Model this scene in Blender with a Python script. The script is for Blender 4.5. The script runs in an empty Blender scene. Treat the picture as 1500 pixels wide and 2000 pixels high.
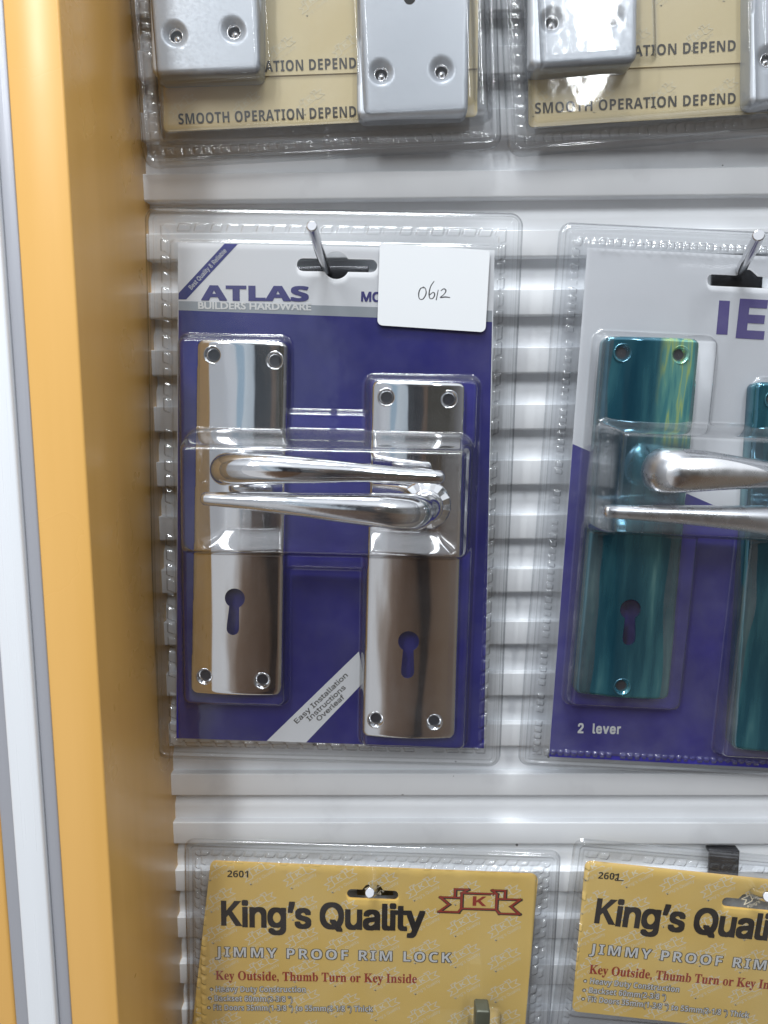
import bpy, bmesh, math, random
import numpy as np
from mathutils import Vector, Matrix
from mathutils.geometry import delaunay_2d_cdt

random.seed(5)
rng = np.random.default_rng(5)
sc = bpy.context.scene
COL = sc.collection
MM = 0.001

# ------------------------------------------------------------------ camera
# slatted wall: lip faces lie in the plane y=0, left slat ends at x=0, slat 0 has its top at z=0
CAM = np.array([109.2, -348.0, -101.5])
PITCH, YAW, ROLL = math.radians(7.67), math.radians(0.78), math.radians(-0.39)
FOC = 1500.0                                     # focal length in photo pixels (1500 x 2000)


def cam_axes():
    cx, sx = math.cos(PITCH), math.sin(PITCH)
    cy, sy = math.cos(YAW), math.sin(YAW)
    cr, sr = math.cos(ROLL), math.sin(ROLL)
    base = np.array([[1, 0, 0], [0, 0, -1], [0, 1, 0]], float)
    rx = np.array([[1, 0, 0], [0, cx, -sx], [0, sx, cx]])
    ry = np.array([[cy, 0, sy], [0, 1, 0], [-sy, 0, cy]])
    rz = np.array([[cr, -sr, 0], [sr, cr, 0], [0, 0, 1]])
    return rz @ rx @ ry @ base                   # rows: right, down, forward


AX = cam_axes()
cam = bpy.data.cameras.new('camera')
cam.sensor_fit = 'VERTICAL'
cam.sensor_height = 36.0
cam.lens = FOC / 2000.0 * 36.0
cam.clip_start = 0.01
cam.clip_end = 60.0
cam.dof.use_dof = True
cam.dof.focus_distance = 0.322
cam.dof.aperture_fstop = 27.0 / 0.95
cam_ob = bpy.data.objects.new('camera', cam)
COL.objects.link(cam_ob)
m4 = Matrix.Identity(4)
for r in range(3):
    m4[r][0], m4[r][1], m4[r][2] = AX[0][r], -AX[1][r], -AX[2][r]
    m4[r][3] = CAM[r] * MM
cam_ob.matrix_world = m4
sc.camera = cam_ob

# ------------------------------------------------------------------ render settings
sc.render.engine = 'CYCLES'
sc.cycles.use_denoising = True
sc.cycles.transparent_max_bounces = 40
sc.cycles.max_bounces = 10
sc.cycles.glossy_bounces = 6
sc.cycles.caustics_reflective = False
sc.cycles.caustics_refractive = False
sc.cycles.sample_clamp_indirect = 6.0
sc.view_settings.view_transform = 'Standard'
sc.view_settings.look = 'None'
sc.view_settings.exposure = 0.32
sc.view_settings.gamma = 1.0
sc.view_settings.use_curve_mapping = False


def nd(nt, kind, **kw):
    n = nt.nodes.new(kind)
    for k, v in kw.items():
        setattr(n, k, v)
    return n


def ramp(nt, stops, interp='LINEAR'):
    n = nt.nodes.new('ShaderNodeValToRGB')
    cr = n.color_ramp
    cr.interpolation = interp
    while len(cr.elements) > 1:
        cr.elements.remove(cr.elements[-1])
    cr.elements[0].position = stops[0][0]
    cr.elements[0].color = (*stops[0][1], 1)
    for p, c in stops[1:]:
        e = cr.elements.new(p)
        e.color = (*c, 1)
    return n


# ------------------------------------------------------------------ the shop around the display (world)
wd = bpy.data.worlds.new('World')
sc.world = wd
wd.use_nodes = True
nt = wd.node_tree
bg = nt.nodes['Background']
tc = nd(nt, 'ShaderNodeTexCoord')
sep = nd(nt, 'ShaderNodeSeparateXYZ')
nt.links.new(tc.outputs['Generated'], sep.inputs[0])
at2 = nd(nt, 'ShaderNodeMath', operation='ARCTAN2')           # azimuth seen from the display: 0 straight out, + to the right
neg = nd(nt, 'ShaderNodeMath', operation='MULTIPLY')
neg.inputs[1].default_value = -1.0
nt.links.new(sep.outputs['Y'], neg.inputs[0])
nt.links.new(sep.outputs['X'], at2.inputs[0])
nt.links.new(neg.outputs[0], at2.inputs[1])
mr = nd(nt, 'ShaderNodeMapRange')
mr.inputs['From Min'].default_value = -math.pi / 2
mr.inputs['From Max'].default_value = math.pi / 2
ns = nd(nt, 'ShaderNodeTexNoise')
ns.inputs['Scale'].default_value = 4.5
ns.inputs['Detail'].default_value = 3.0
nt.links.new(tc.outputs['Generated'], ns.inputs['Vector'])
wob = nd(nt, 'ShaderNodeMath', operation='MULTIPLY_ADD')
wob.inputs[1].default_value = 0.30
nt.links.new(ns.outputs['Fac'], wob.inputs[0])
nt.links.new(at2.outputs[0], wob.inputs[2])
sub = nd(nt, 'ShaderNodeMath', operation='SUBTRACT')
sub.inputs[1].default_value = 0.15
nt.links.new(wob.outputs[0], sub.inputs[0])
nt.links.new(sub.outputs[0], mr.inputs['Value'])
az_hi = ramp(nt, [(0.0, (.55, .53, .50)), (0.30, (.80, .83, .88)), (0.385, (.78, .83, .9)), (0.392, (.95, 1.0, 1.08)), (0.412, (.93, 1.0, 1.08)), (0.42, (.50, .70, .88)),
                  (0.436, (.55, .74, .92)), (0.444, (.92, 1.04, 1.14)), (0.470, (.72, .84, .95)), (0.476, (.04, .045, .055)), (0.520, (.055, .060, .070)), (0.526, (.20, .14, .105)), (0.541, (.17, .12, .09)),
                  (0.547, (.075, .07, .058)), (0.60, (.095, .09, .075)), (0.64, (.30, .30, .30)), (0.72, (.40, .41, .42)), (1.0, (.26, .26, .26))])
az_lo = ramp(nt, [(0.0, (.40, .33, .26)), (0.28, (.66, .64, .62)), (0.34, (1.0, 1.02, 1.06)), (0.405, (1.0, 1.02, 1.05)), (0.418, (.50, .43, .38)),
                  (0.435, (.24, .165, .12)), (0.49, (.13, .085, .06)), (0.505, (.10, .065, .045)), (0.515, (.022, .016, .014)), (0.54, (.025, .018, .016)), (0.55, (.14, .09, .06)), (0.60, (.20, .135, .09)),
                  (0.68, (.30, .25, .20)), (1.0, (.20, .18, .16))])
for r_ in (az_hi, az_lo):
    nt.links.new(mr.outputs[0], r_.inputs['Fac'])
el = nd(nt, 'ShaderNodeMapRange', interpolation_type='SMOOTHSTEP')
el.inputs['From Min'].default_value = -0.22
el.inputs['From Max'].default_value = -0.02
nt.links.new(sep.outputs['Z'], el.inputs['Value'])
mixw = nd(nt, 'ShaderNodeMix', data_type='RGBA')
nt.links.new(el.outputs[0], mixw.inputs['Factor'])
nt.links.new(az_lo.outputs['Color'], mixw.inputs['A'])
nt.links.new(az_hi.outputs['Color'], mixw.inputs['B'])
top = nd(nt, 'ShaderNodeMapRange', interpolation_type='SMOOTHSTEP')      # pale ceiling
top.inputs['From Min'].default_value = 0.30
top.inputs['From Max'].default_value = 0.55
nt.links.new(sep.outputs['Z'], top.inputs['Value'])
mixc = nd(nt, 'ShaderNodeMix', data_type='RGBA')
nt.links.new(top.outputs[0], mixc.inputs['Factor'])
nt.links.new(mixw.outputs['Result'], mixc.inputs['A'])
mixc.inputs['B'].default_value = (1.95, 2.05, 2.18, 1)
nt.links.new(mixc.outputs['Result'], bg.inputs['Color'])
bg.inputs['Strength'].default_value = 0.47


# ------------------------------------------------------------------ ceiling lamps of the shop
def area(name, loc, target, sx, sy, power, color=(1, 1, 1)):
    d = bpy.data.lights.new(name, 'AREA')
    d.shape = 'RECTANGLE'
    d.size, d.size_y = sx, sy
    d.energy = power
    d.color = color
    o = bpy.data.objects.new(name, d)
    COL.objects.link(o)
    o.location = loc
    o.rotation_euler = (Vector(target) - Vector(loc)).to_track_quat('-Z', 'Y').to_euler()
    return o


area('ceiling_lamp', (0.60, -1.75, 1.00), (0.15, 0, -0.15), 0.075, 0.70, 6.0, (.93, .97, 1))
area('ceiling_lamp', (-0.55, -1.55, 1.00), (0.15, 0, -0.15), 0.16, 0.70, 8.5, (.95, .98, 1))
area('ceiling_lamp', (0.0, -0.46, 1.12), (0.15, 0, -0.15), 0.55, 0.26, 19.0, (.93, .97, 1))


# ------------------------------------------------------------------ mapping and object helpers
def ray(px, py):
    d = AX.T @ np.array([(px - 750.0) / FOC, (py - 1000.0) / FOC, 1.0])
    return d


def at(px, py, y):
    d = ray(px, py)
    return CAM + d * ((y - CAM[1]) / d[1])


class Frame:
    """plane parallel to the wall at depth y (mm), turned clockwise by ang; local axes u right, v up, w towards the viewer"""

    def __init__(self, px, py, y, ang=0.0, tilt=0.0):
        a = math.radians(ang)
        self.o = at(px, py, y)
        u = np.array([math.cos(a), 0, -math.sin(a)])
        v = np.array([math.sin(a), 0, math.cos(a)])
        w = np.array([0, -1.0, 0])
        t = math.radians(tilt)
        v, w = v * math.cos(t) + w * math.sin(t), w * math.cos(t) - v * math.sin(t)
        self.M = np.array([u, v, w])

    def L(self, px, py, w=0.0):
        d = ray(px, py)
        c = self.M @ (CAM - self.o)
        dl = self.M @ d
        return c + dl * ((w - c[2]) / dl[2])

    def uv(self, px, py, w=0.0):
        return self.L(px, py, w)[:2]

    def matrix(self):
        m = Matrix.Identity(4)
        for r in range(3):
            for c in range(3):
                m[r][c] = self.M[c][r]
            m[r][3] = self.o[r] * MM
        return m


def thing(name, label, cat, matrix, group=None):
    o = bpy.data.objects.new(name, None)
    o.empty_display_size = 0.02
    COL.objects.link(o)
    o.matrix_world = matrix
    o['label'] = label
    o['category'] = cat
    if group:
        o['group'] = group
    return o


def link(name, me, parent, mats=None, label=None):
    o = bpy.data.objects.new(name, me)
    COL.objects.link(o)
    if parent is not None:
        o.parent = parent
    if mats:
        for m in (mats if isinstance(mats, (list, tuple)) else [mats]):
            me.materials.append(m)
    if label:
        o['label'] = label
    return o


def mesh_from(name, V, F, smooth=True, scale=MM):
    me = bpy.data.meshes.new(name)
    me.from_pydata([tuple(float(c) * scale for c in v) for v in V], [], [tuple(int(i) for i in f) for f in F])
    me.update()
    if smooth:
        me.polygons.foreach_set('use_smooth', [True] * len(me.polygons))
    return me


def merge(parts):
    """parts: list of (V, F, matindex) -> V, F, idx"""
    V, F, I = [], [], []
    for p in parts:
        n = len(V)
        V += [tuple(v) for v in p[0]]
        F += [tuple(i + n for i in f) for f in p[1]]
        I += [p[2] if len(p) > 2 else 0] * len(p[1])
    return V, F, I


def build(name, parts, mats, parent, smooth=False, label=None, sharp=None):
    V, F, I = merge(parts)
    me = mesh_from(name, V, F, smooth)
    me.polygons.foreach_set('material_index', I)
    if smooth and sharp:
        bm = bmesh.new()
        bm.from_mesh(me)
        for e in bm.edges:
            if len(e.link_faces) == 2 and e.calc_face_angle(0) > math.radians(sharp):
                e.smooth = False
        bm.to_mesh(me)
        bm.free()
    return link(name, me, parent, mats, label)


def box(x0, x1, y0, y1, z0, z1):
    V = [(x0, y0, z0), (x1, y0, z0), (x1, y1, z0), (x0, y1, z0), (x0, y0, z1), (x1, y0, z1), (x1, y1, z1), (x0, y1, z1)]
    F = [(0, 3, 2, 1), (4, 5, 6, 7), (0, 1, 5, 4), (1, 2, 6, 5), (2, 3, 7, 6), (3, 0, 4, 7)]
    return V, F


def bevel(o, w, seg=3, ang=35):
    bm = bmesh.new()
    bm.from_mesh(o.data)
    bmesh.ops.remove_doubles(bm, verts=bm.verts, dist=1e-6)
    es = [e for e in bm.edges if len(e.link_faces) == 2 and e.calc_face_angle(0) > math.radians(ang)]
    bmesh.ops.bevel(bm, geom=es, offset=w * MM, segments=seg, profile=0.5, affect='EDGES', clamp_overlap=True)
    bm.to_mesh(o.data)
    bm.free()
    o.data.polygons.foreach_set('use_smooth', [True] * len(o.data.polygons))


def round_poly(P, r, n=6):
    P = [np.array(p, float)[:2] for p in P]
    out = []
    rr = r if isinstance(r, (list, tuple)) else [r] * len(P)
    for i, p in enumerate(P):
        a, b = P[i - 1], P[(i + 1) % len(P)]
        if rr[i] <= 0:
            out.append(p)
            continue
        da, db = (a - p) / np.linalg.norm(a - p), (b - p) / np.linalg.norm(b - p)
        half = math.acos(np.clip(da @ db, -1, 1)) / 2
        t = rr[i] / math.tan(half)
        c = p + (da + db) / np.linalg.norm(da + db) * rr[i] / math.sin(half)
        s, e = p + da * t - c, p + db * t - c
        a0, a1 = math.atan2(s[1], s[0]), math.atan2(e[1], e[0])
        d = (a1 - a0 + math.pi) % (2 * math.pi) - math.pi
        for k in range(n + 1):
            q = a0 + d * k / n
            out.append(c + rr[i] * np.array([math.cos(q), math.sin(q)]))
    return out


def circle(c, r, n=24):
    return [np.array([c[0] + r * math.cos(2 * math.pi * k / n), c[1] + r * math.sin(2 * math.pi * k / n)]) for k in range(n)]


def inside(P, poly):
    x, y = P[:, 0], P[:, 1]
    res = np.zeros(len(P), bool)
    n = len(poly)
    for i in range(n):
        x0, y0 = poly[i - 1]
        x1, y1 = poly[i]
        if y0 == y1:
            continue
        c = ((y0 > y) != (y1 > y)) & (x < (x1 - x0) * (y - y0) / (y1 - y0) + x0)
        res ^= c
    return res


def dist_poly(P, poly):
    d = np.full(len(P), 1e9)
    for i in range(len(poly)):
        a, b = np.array(poly[i - 1]), np.array(poly[i])
        ab = b - a
        t = np.clip(((P - a) @ ab) / max(ab @ ab, 1e-12), 0, 1)
        d = np.minimum(d, np.linalg.norm(P - (a + t[:, None] * ab), axis=1))
    return d


def resample(poly, step):
    out = []
    for i in range(len(poly)):
        a, b = np.array(poly[i - 1]), np.array(poly[i])
        n = max(1, int(round(np.linalg.norm(b - a) / step)))
        for k in range(n):
            out.append(a + (b - a) * k / n)
    return out


def sheet(outline, holes, step, hfun, back=None, hole_back=None):
    """pressed sheet: triangulated front at height hfun(P), skirts from every rim down to w=back"""
    ol = resample(outline, step)
    hl = [resample(h, step) for h in holes]
    lo, hi = np.min(ol, axis=0), np.max(ol, axis=0)
    gx = np.arange(lo[0], hi[0], step)
    gy = np.arange(lo[1], hi[1], step)
    G = np.stack(np.meshgrid(gx, gy), -1).reshape(-1, 2) + np.array([0.013, 0.017])
    k = inside(G, ol) & (dist_poly(G, ol) > step * .45)
    for h in hl:
        k &= ~inside(G, h) & (dist_poly(G, h) > step * .45)
    # extra rows just inside the rim so that rolled edges stay round
    extra = []
    pts = [Vector(p) for p in ol]
    edges = [(i, (i + 1) % len(ol)) for i in range(len(ol))]
    for h in hl:
        n = len(pts)
        pts += [Vector(p) for p in h]
        edges += [(n + i, n + (i + 1) % len(h)) for i in range(len(h))]
    pts += [Vector(p) for p in G[k]]
    V, E, F, *_ = delaunay_2d_cdt(pts, edges, [], 0, 1e-7)
    P = np.array([[v[0], v[1]] for v in V])
    F = [tuple(f) for f in F]
    cen = np.array([P[list(f)].mean(0) for f in F])
    ok = inside(cen, ol)
    for h in hl:
        ok &= ~inside(cen, h)
    F = [f for f, o in zip(F, ok) if o]
    H = hfun(P)
    Vo = [(p[0], p[1], h) for p, h in zip(P, H)]
    if back is not None:
        cnt = {}
        for f in F:
            for a, b in zip(f, f[1:] + f[:1]):
                cnt[(a, b)] = cnt.get((a, b), 0) + 1
        rim = [(a, b) for (a, b) in cnt if (b, a) not in cnt]
        mp = {}
        for a, b in rim:
            for q in (a, b):
                if q not in mp:
                    mp[q] = len(Vo)
                    p = P[q]
                    isout = dist_poly(P[q:q + 1], ol)[0] < .02
                    bk = back if isout or hole_back is None else H[q] - hole_back
                    Vo.append((p[0], p[1], bk))
        for a, b in rim:
            F.append((b, a, mp[a], mp[b]))
    return Vo, F


def slab(poly, w0, w1):
    """solid prism of a 2D polygon between two heights"""
    n = len(poly)
    A = sum(poly[i - 1][0] * poly[i][1] - poly[i][0] * poly[i - 1][1] for i in range(n))
    if A < 0:
        poly = poly[::-1]
    V = [(p[0], p[1], w0) for p in poly] + [(p[0], p[1], w1) for p in poly]
    F = [tuple(range(n - 1, -1, -1)), tuple(range(n, 2 * n))]
    F += [(i, (i + 1) % n, n + (i + 1) % n, n + i) for i in range(n)]
    return V, F


def flat(poly, w):
    n = len(poly)
    A = sum(poly[i - 1][0] * poly[i][1] - poly[i][0] * poly[i - 1][1] for i in range(n))
    if A < 0:
        poly = poly[::-1]
    return [(p[0], p[1], w) for p in poly], [tuple(range(n))]


def lathe(prof, c, n=28, flute=None):
    """prof: list of (r, w); axis is w through c=(u, v)"""
    V, F = [], []
    for r, w in prof:
        for k in range(n):
            a = 2 * math.pi * k / n
            rr = r * (flute(a, w) if flute else 1)
            V.append((c[0] + rr * math.cos(a), c[1] + rr * math.sin(a), w))
    for i in range(len(prof) - 1):
        for k in range(n):
            k2 = (k + 1) % n
            F.append((i * n + k, i * n + k2, (i + 1) * n + k2, (i + 1) * n + k))
    return V, F


def spline(P, sub=8):
    P = np.array(P, float)
    Q = np.vstack([2 * P[0] - P[1], P, 2 * P[-1] - P[-2]])
    out = []
    for i in range(1, len(Q) - 2):
        for k in range(sub):
            t = k / sub
            a, b, c, d = Q[i - 1], Q[i], Q[i + 1], Q[i + 2]
            out.append(.5 * ((2 * b) + (c - a) * t + (2 * a - 5 * b + 4 * c - d) * t * t + (3 * b - a - 3 * c + d) * t ** 3))
    out.append(P[-1])
    return np.array(out)


def tube(pts, n=24, cap=True, flat_w=1.0, section=None):
    """pts rows: x y z ra [rb]; swept round/oval section with rounded ends"""
    P = pts[:, :3]
    ra = pts[:, 3]
    rb = pts[:, 4] if pts.shape[1] > 4 else pts[:, 3]
    T = np.gradient(P, axis=0)
    T /= np.linalg.norm(T, axis=1)[:, None]
    ref = np.array([0.0, 1.0, 0.0]) if abs(T[0][1]) < .8 else np.array([1.0, 0, 0])
    rings = []
    N = ref - T[0] * (ref @ T[0])
    N /= np.linalg.norm(N)

    def ring(p, t, nrm, a, b):
        bb = np.cross(t, nrm)
        return [p + nrm * a * math.cos(2 * math.pi * k / n) + bb * b * math.sin(2 * math.pi * k / n) for k in range(n)]
    for i in range(len(P)):
        N = N - T[i] * (N @ T[i])
        N /= np.linalg.norm(N)
        if cap and i == 0:
            for s in (1.0, .92, .75, .5, .25):
                rings.append(ring(P[i] - T[i] * s * ra[i] * .8, T[i], N, ra[i] * math.sqrt(max(1 - s * s, .0004)), rb[i] * math.sqrt(max(1 - s * s, .0004))))
        rings.append(ring(P[i], T[i], N, ra[i], rb[i]))
        if cap and i == len(P) - 1:
            for s in (.25, .5, .75, .92, 1.0):
                rings.append(ring(P[i] + T[i] * s * ra[i] * .8, T[i], N, ra[i] * math.sqrt(max(1 - s * s, .0004)), rb[i] * math.sqrt(max(1 - s * s, .0004))))
    V = [tuple(v) for rg in rings for v in rg]
    F = []
    for i in range(len(rings) - 1):
        for k in range(n):
            k2 = (k + 1) % n
            F.append((i * n + k, i * n + k2, (i + 1) * n + k2, (i + 1) * n + k))
    F.append(tuple(range(n - 1, -1, -1)))
    F.append(tuple(range(len(V) - n, len(V))))
    return V, F


# ------------------------------------------------------------------ lettering
SANS = (0x1D5D4, 0x1D5EE, 0x1D7EC)
SERIF = (0x1D400, 0x1D41A, 0x1D7CE)


def styled(s, o):
    return ''.join(chr(o[0] + ord(c) - 65) if 'A' <= c <= 'Z' else chr(o[1] + ord(c) - 97) if 'a' <= c <= 'z'
                   else chr(o[2] + ord(c) - 48) if '0' <= c <= '9' else c for c in s)


_glyph = {}
FONT = None
try:
    import os
    FONT = bpy.data.fonts.load(os.path.join(bpy.utils.resource_path('LOCAL'), 'datafiles', 'fonts', 'Inter.woff2'))
except Exception:
    FONT = None


def glyphs(s, style, bold=0.0, space=1.0):
    key = (s, style, bold, space)
    if key in _glyph:
        return _glyph[key]
    c = bpy.data.curves.new('lettering', 'FONT')
    if style == 'inter' and FONT is not None:
        c.font = FONT
    elif style == 'inter':
        style = 'sans'
    c.body = styled(s, SANS) if style == 'sans' else styled(s, SERIF) if style == 'serif' else s
    c.size = 1.0
    c.space_character = space
    c.resolution_u = 3
    o = bpy.data.objects.new('lettering', c)
    COL.objects.link(o)
    dg = bpy.context.evaluated_depsgraph_get()
    me = bpy.data.meshes.new_from_object(o.evaluated_get(dg))
    V = np.array([v.co[:] for v in me.vertices]) if len(me.vertices) else np.zeros((0, 3))
    F = [tuple(p.vertices) for p in me.polygons]
    bpy.data.meshes.remove(me)
    bpy.data.objects.remove(o)
    bpy.data.curves.remove(c)
    if bold > 0:
        n = len(V)
        offs = [(bold * a, bold * b) for a in (0, -.9, .9) for b in (0, -.75, .75)]
        V = np.vstack([V + np.array([a, b, .012 * k]) for k, (a, b) in enumerate(offs)])
        F = [tuple(i + n * k for i in f) for k in range(len(offs)) for f in F]
    _glyph[key] = (V, F)
    return V, F


def cap_height(style):
    style = 'inter' if style == 'title' else style
    V, _ = glyphs('H', style)
    return V[:, 1].max()


def text(fr, s, p0, p1, hpx, w, style='sans', bold=0.0, space=1.0, shear=0.0, ref=None):
    """lettering from baseline start p0 to baseline end p1 (photo pixels), capitals hpx tall, lying at height w; ref = (V) bounds used for fitting"""
    V, F = glyphs(s, style, bold, space)
    B = ref if ref is not None else V
    a, b = fr.uv(*p0, w), fr.uv(*p1, w)
    x0, x1 = B[:, 0].min(), B[:, 0].max()
    d = b - a
    ln = np.linalg.norm(d)
    d /= ln
    nrm = np.array([-d[1], d[0]])
    mid = fr.uv((p0[0] + p1[0]) / 2, (p0[1] + p1[1]) / 2, w)
    pp = fr.uv((p0[0] + p1[0]) / 2 + 0.0, (p0[1] + p1[1]) / 2 - 10, w)
    mmpp = np.linalg.norm(pp - mid) / 10
    sx = ln / (x1 - x0)
    sy = hpx * mmpp / cap_height(style)
    out = []
    for v in V:
        q = a + d * ((v[0] - x0) * sx + v[1] * sy * shear) + nrm * v[1] * sy
        out.append((q[0], q[1], w + v[2]))
    return out, F


def letters(parts, mats, parent):
    for p in parts:
        build('lettering', [p[:2]], [mats[p[2]]], parent)


# ------------------------------------------------------------------ materials
def principled(name, col, rough=.5, metal=0.0, spec=.5, coat=0.0, coat_rough=.05):
    m = bpy.data.materials.new(name)
    m.use_nodes = True
    b = m.node_tree.nodes['Principled BSDF']
    b.inputs['Base Color'].default_value = (*col, 1)
    b.inputs['Roughness'].default_value = rough
    b.inputs['Metallic'].default_value = metal
    b.inputs['Specular IOR Level'].default_value = spec
    b.inputs['Coat Weight'].default_value = coat
    b.inputs['Coat Roughness'].default_value = coat_rough
    return m


def bsdf(m):
    return m.node_tree.nodes['Principled BSDF']


def add_noise(m, scale, lo, hi, target='Roughness', detail=4, stretch=(1, 1, 1), color=None):
    nt = m.node_tree
    tc = nd(nt, 'ShaderNodeTexCoord')
    mp = nd(nt, 'ShaderNodeMapping')
    mp.inputs['Scale'].default_value = stretch
    nz = nd(nt, 'ShaderNodeTexNoise')
    nz.inputs['Scale'].default_value = scale
    nz.inputs['Detail'].default_value = detail
    nt.links.new(tc.outputs['Object'], mp.inputs[0])
    nt.links.new(mp.outputs[0], nz.inputs['Vector'])
    if color:
        r = ramp(nt, [(.3, color[0]), (.7, color[1])])
        nt.links.new(nz.outputs['Fac'], r.inputs['Fac'])
        nt.links.new(r.outputs['Color'], bsdf(m).inputs['Base Color'])
    else:
        r = nd(nt, 'ShaderNodeMapRange')
        r.inputs['From Min'].default_value = .3
        r.inputs['From Max'].default_value = .7
        r.inputs['To Min'].default_value = lo
        r.inputs['To Max'].default_value = hi
        nt.links.new(nz.outputs['Fac'], r.inputs['Value'])
        nt.links.new(r.outputs[0], bsdf(m).inputs[target])


def add_bump(m, scale, strength, dist=.0004, stretch=(1, 1, 1), detail=3):
    nt = m.node_tree
    tc = nd(nt, 'ShaderNodeTexCoord')
    mp = nd(nt, 'ShaderNodeMapping')
    mp.inputs['Scale'].default_value = stretch
    nz = nd(nt, 'ShaderNodeTexNoise')
    nz.inputs['Scale'].default_value = scale
    nz.inputs['Detail'].default_value = detail
    bp = nd(nt, 'ShaderNodeBump')
    bp.inputs['Strength'].default_value = strength
    bp.inputs['Distance'].default_value = dist
    nt.links.new(tc.outputs['Object'], mp.inputs[0])
    nt.links.new(mp.outputs[0], nz.inputs['Vector'])
    nt.links.new(nz.outputs['Fac'], bp.inputs['Height'])
    nt.links.new(bp.outputs[0], bsdf(m).inputs['Normal'])


# white coated slats with a few dust specks
M_slat = principled('white_slat_paint', (.76, .775, .80), .52, spec=.35)
nt = M_slat.node_tree
tc = nd(nt, 'ShaderNodeTexCoord')
vo = nd(nt, 'ShaderNodeTexVoronoi', feature='F1')
vo.inputs['Scale'].default_value = 70.0
nt.links.new(tc.outputs['Object'], vo.inputs['Vector'])
sepv = nd(nt, 'ShaderNodeSeparateColor')
nt.links.new(vo.outputs['Color'], sepv.inputs[0])
sz = nd(nt, 'ShaderNodeMapRange')
sz.inputs['From Min'].default_value = .45
sz.inputs['From Max'].default_value = 1.0
sz.inputs['To Min'].default_value = 0.0
sz.inputs['To Max'].default_value = 0.065
nt.links.new(sepv.outputs[0], sz.inputs['Value'])
lt = nd(nt, 'ShaderNodeMath', operation='LESS_THAN')
nt.links.new(vo.outputs['Distance'], lt.inputs[0])
nt.links.new(sz.outputs[0], lt.inputs[1])
nz = nd(nt, 'ShaderNodeTexNoise')
nz.inputs['Scale'].default_value = 30.0
nz.inputs['Detail'].default_value = 5.0
nt.links.new(tc.outputs['Object'], nz.inputs['Vector'])
gr = ramp(nt, [(.28, (.66, .67, .69)), (.42, (.76, .775, .795)), (.7, (.80, .815, .835))])
nt.links.new(nz.outputs['Fac'], gr.inputs['Fac'])
mx = nd(nt, 'ShaderNodeMix', data_type='RGBA')
nt.links.new(lt.outputs[0], mx.inputs['Factor'])
nt.links.new(gr.outputs['Color'], mx.inputs['A'])
mx.inputs['B'].default_value = (.20, .20, .20, 1)
nt.links.new(mx.outputs['Result'], bsdf(M_slat).inputs['Base Color'])

M_orange = principled('orange_laminate', (.72, .40, .125), .30, spec=.45)
add_noise(M_orange, 18, .24, .36)
add_noise(M_orange, 55, 0, 0, stretch=(1, 1, .06), detail=6, color=((.69, .39, .105), (.75, .435, .13)))
add_bump(M_orange, 60, .08, .0003, (1, 1, .15))
M_alu = principled('anodised_aluminium', (.80, .83, .87), .36, metal=.1)
add_noise(M_alu, 40, .25, .42, stretch=(30, 30, .4))
M_alu_dark = principled('satin_aluminium_groove', (.40, .41, .45), .38, metal=.3)
add_noise(M_alu_dark, 60, .28, .5, stretch=(60, 60, .5))
M_chrome = principled('polished_chrome', (.82, .82, .83), .03, metal=1)
add_noise(M_chrome, 420, .012, .085, stretch=(1, .04, 1), detail=5)
add_bump(M_chrome, 70, .30, .00035, (1, .22, 1), 2)
M_chrome2 = principled('worn_chrome', (.82, .82, .83), .07, metal=1)
add_noise(M_chrome2, 220, .04, .15, detail=6)
add_bump(M_chrome2, 350, .12, .0002)
M_satin = principled('satin_lever_metal', (.72, .72, .73), .26, metal=1)
add_noise(M_satin, 160, .2, .36, detail=6)
M_hook = principled('hook_steel', (.62, .62, .64), .16, metal=1)
add_bump(M_hook, 300, .1, .0002, (1, 1, 1))
M_brkt = principled('bracket_steel_and_slot_shade', (.07, .07, .075), .25, metal=.7)  # wall brackets, and the dark plate imitating shade in the Atlas slot
M_hole_shade = principled('hole_shade_black', (.012, .012, .02), .6)  # black discs painted in for the shade deep in screw and rivet holes
M_grey = principled('silver_grey_enamel', (.52, .55, .59), .36, metal=.3)
add_noise(M_grey, 900, .3, .45, detail=3)
add_bump(M_grey, 1500, .06, .0002)
M_lockdark = principled('bronze_lock_paint', (.09, .095, .07), .35, metal=.4)

M_teal = principled('teal_protective_film', (.03, .22, .28), .08, metal=.65, coat=.8)
nt = M_teal.node_tree
tc = nd(nt, 'ShaderNodeTexCoord')
mp = nd(nt, 'ShaderNodeMapping')
mp.inputs['Scale'].default_value = (1, .12, 1)
nz = nd(nt, 'ShaderNodeTexNoise')
nz.inputs['Scale'].default_value = 95.0
nz.inputs['Detail'].default_value = 4.0
nt.links.new(tc.outputs['Object'], mp.inputs[0])
nt.links.new(mp.outputs[0], nz.inputs['Vector'])
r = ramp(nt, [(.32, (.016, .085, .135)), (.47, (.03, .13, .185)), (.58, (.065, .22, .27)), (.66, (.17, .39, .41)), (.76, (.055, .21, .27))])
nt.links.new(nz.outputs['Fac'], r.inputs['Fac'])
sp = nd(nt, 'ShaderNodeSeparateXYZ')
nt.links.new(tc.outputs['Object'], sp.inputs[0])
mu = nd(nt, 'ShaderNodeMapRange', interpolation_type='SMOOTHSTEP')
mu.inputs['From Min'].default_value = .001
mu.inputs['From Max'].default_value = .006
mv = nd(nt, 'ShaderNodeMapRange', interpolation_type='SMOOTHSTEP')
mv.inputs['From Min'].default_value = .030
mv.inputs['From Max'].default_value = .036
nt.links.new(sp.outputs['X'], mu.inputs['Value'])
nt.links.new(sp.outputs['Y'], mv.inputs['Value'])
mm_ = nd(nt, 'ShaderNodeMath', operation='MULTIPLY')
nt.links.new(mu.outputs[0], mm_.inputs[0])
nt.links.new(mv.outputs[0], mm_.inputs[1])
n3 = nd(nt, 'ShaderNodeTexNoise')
n3.inputs['Scale'].default_value = 260.0
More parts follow.
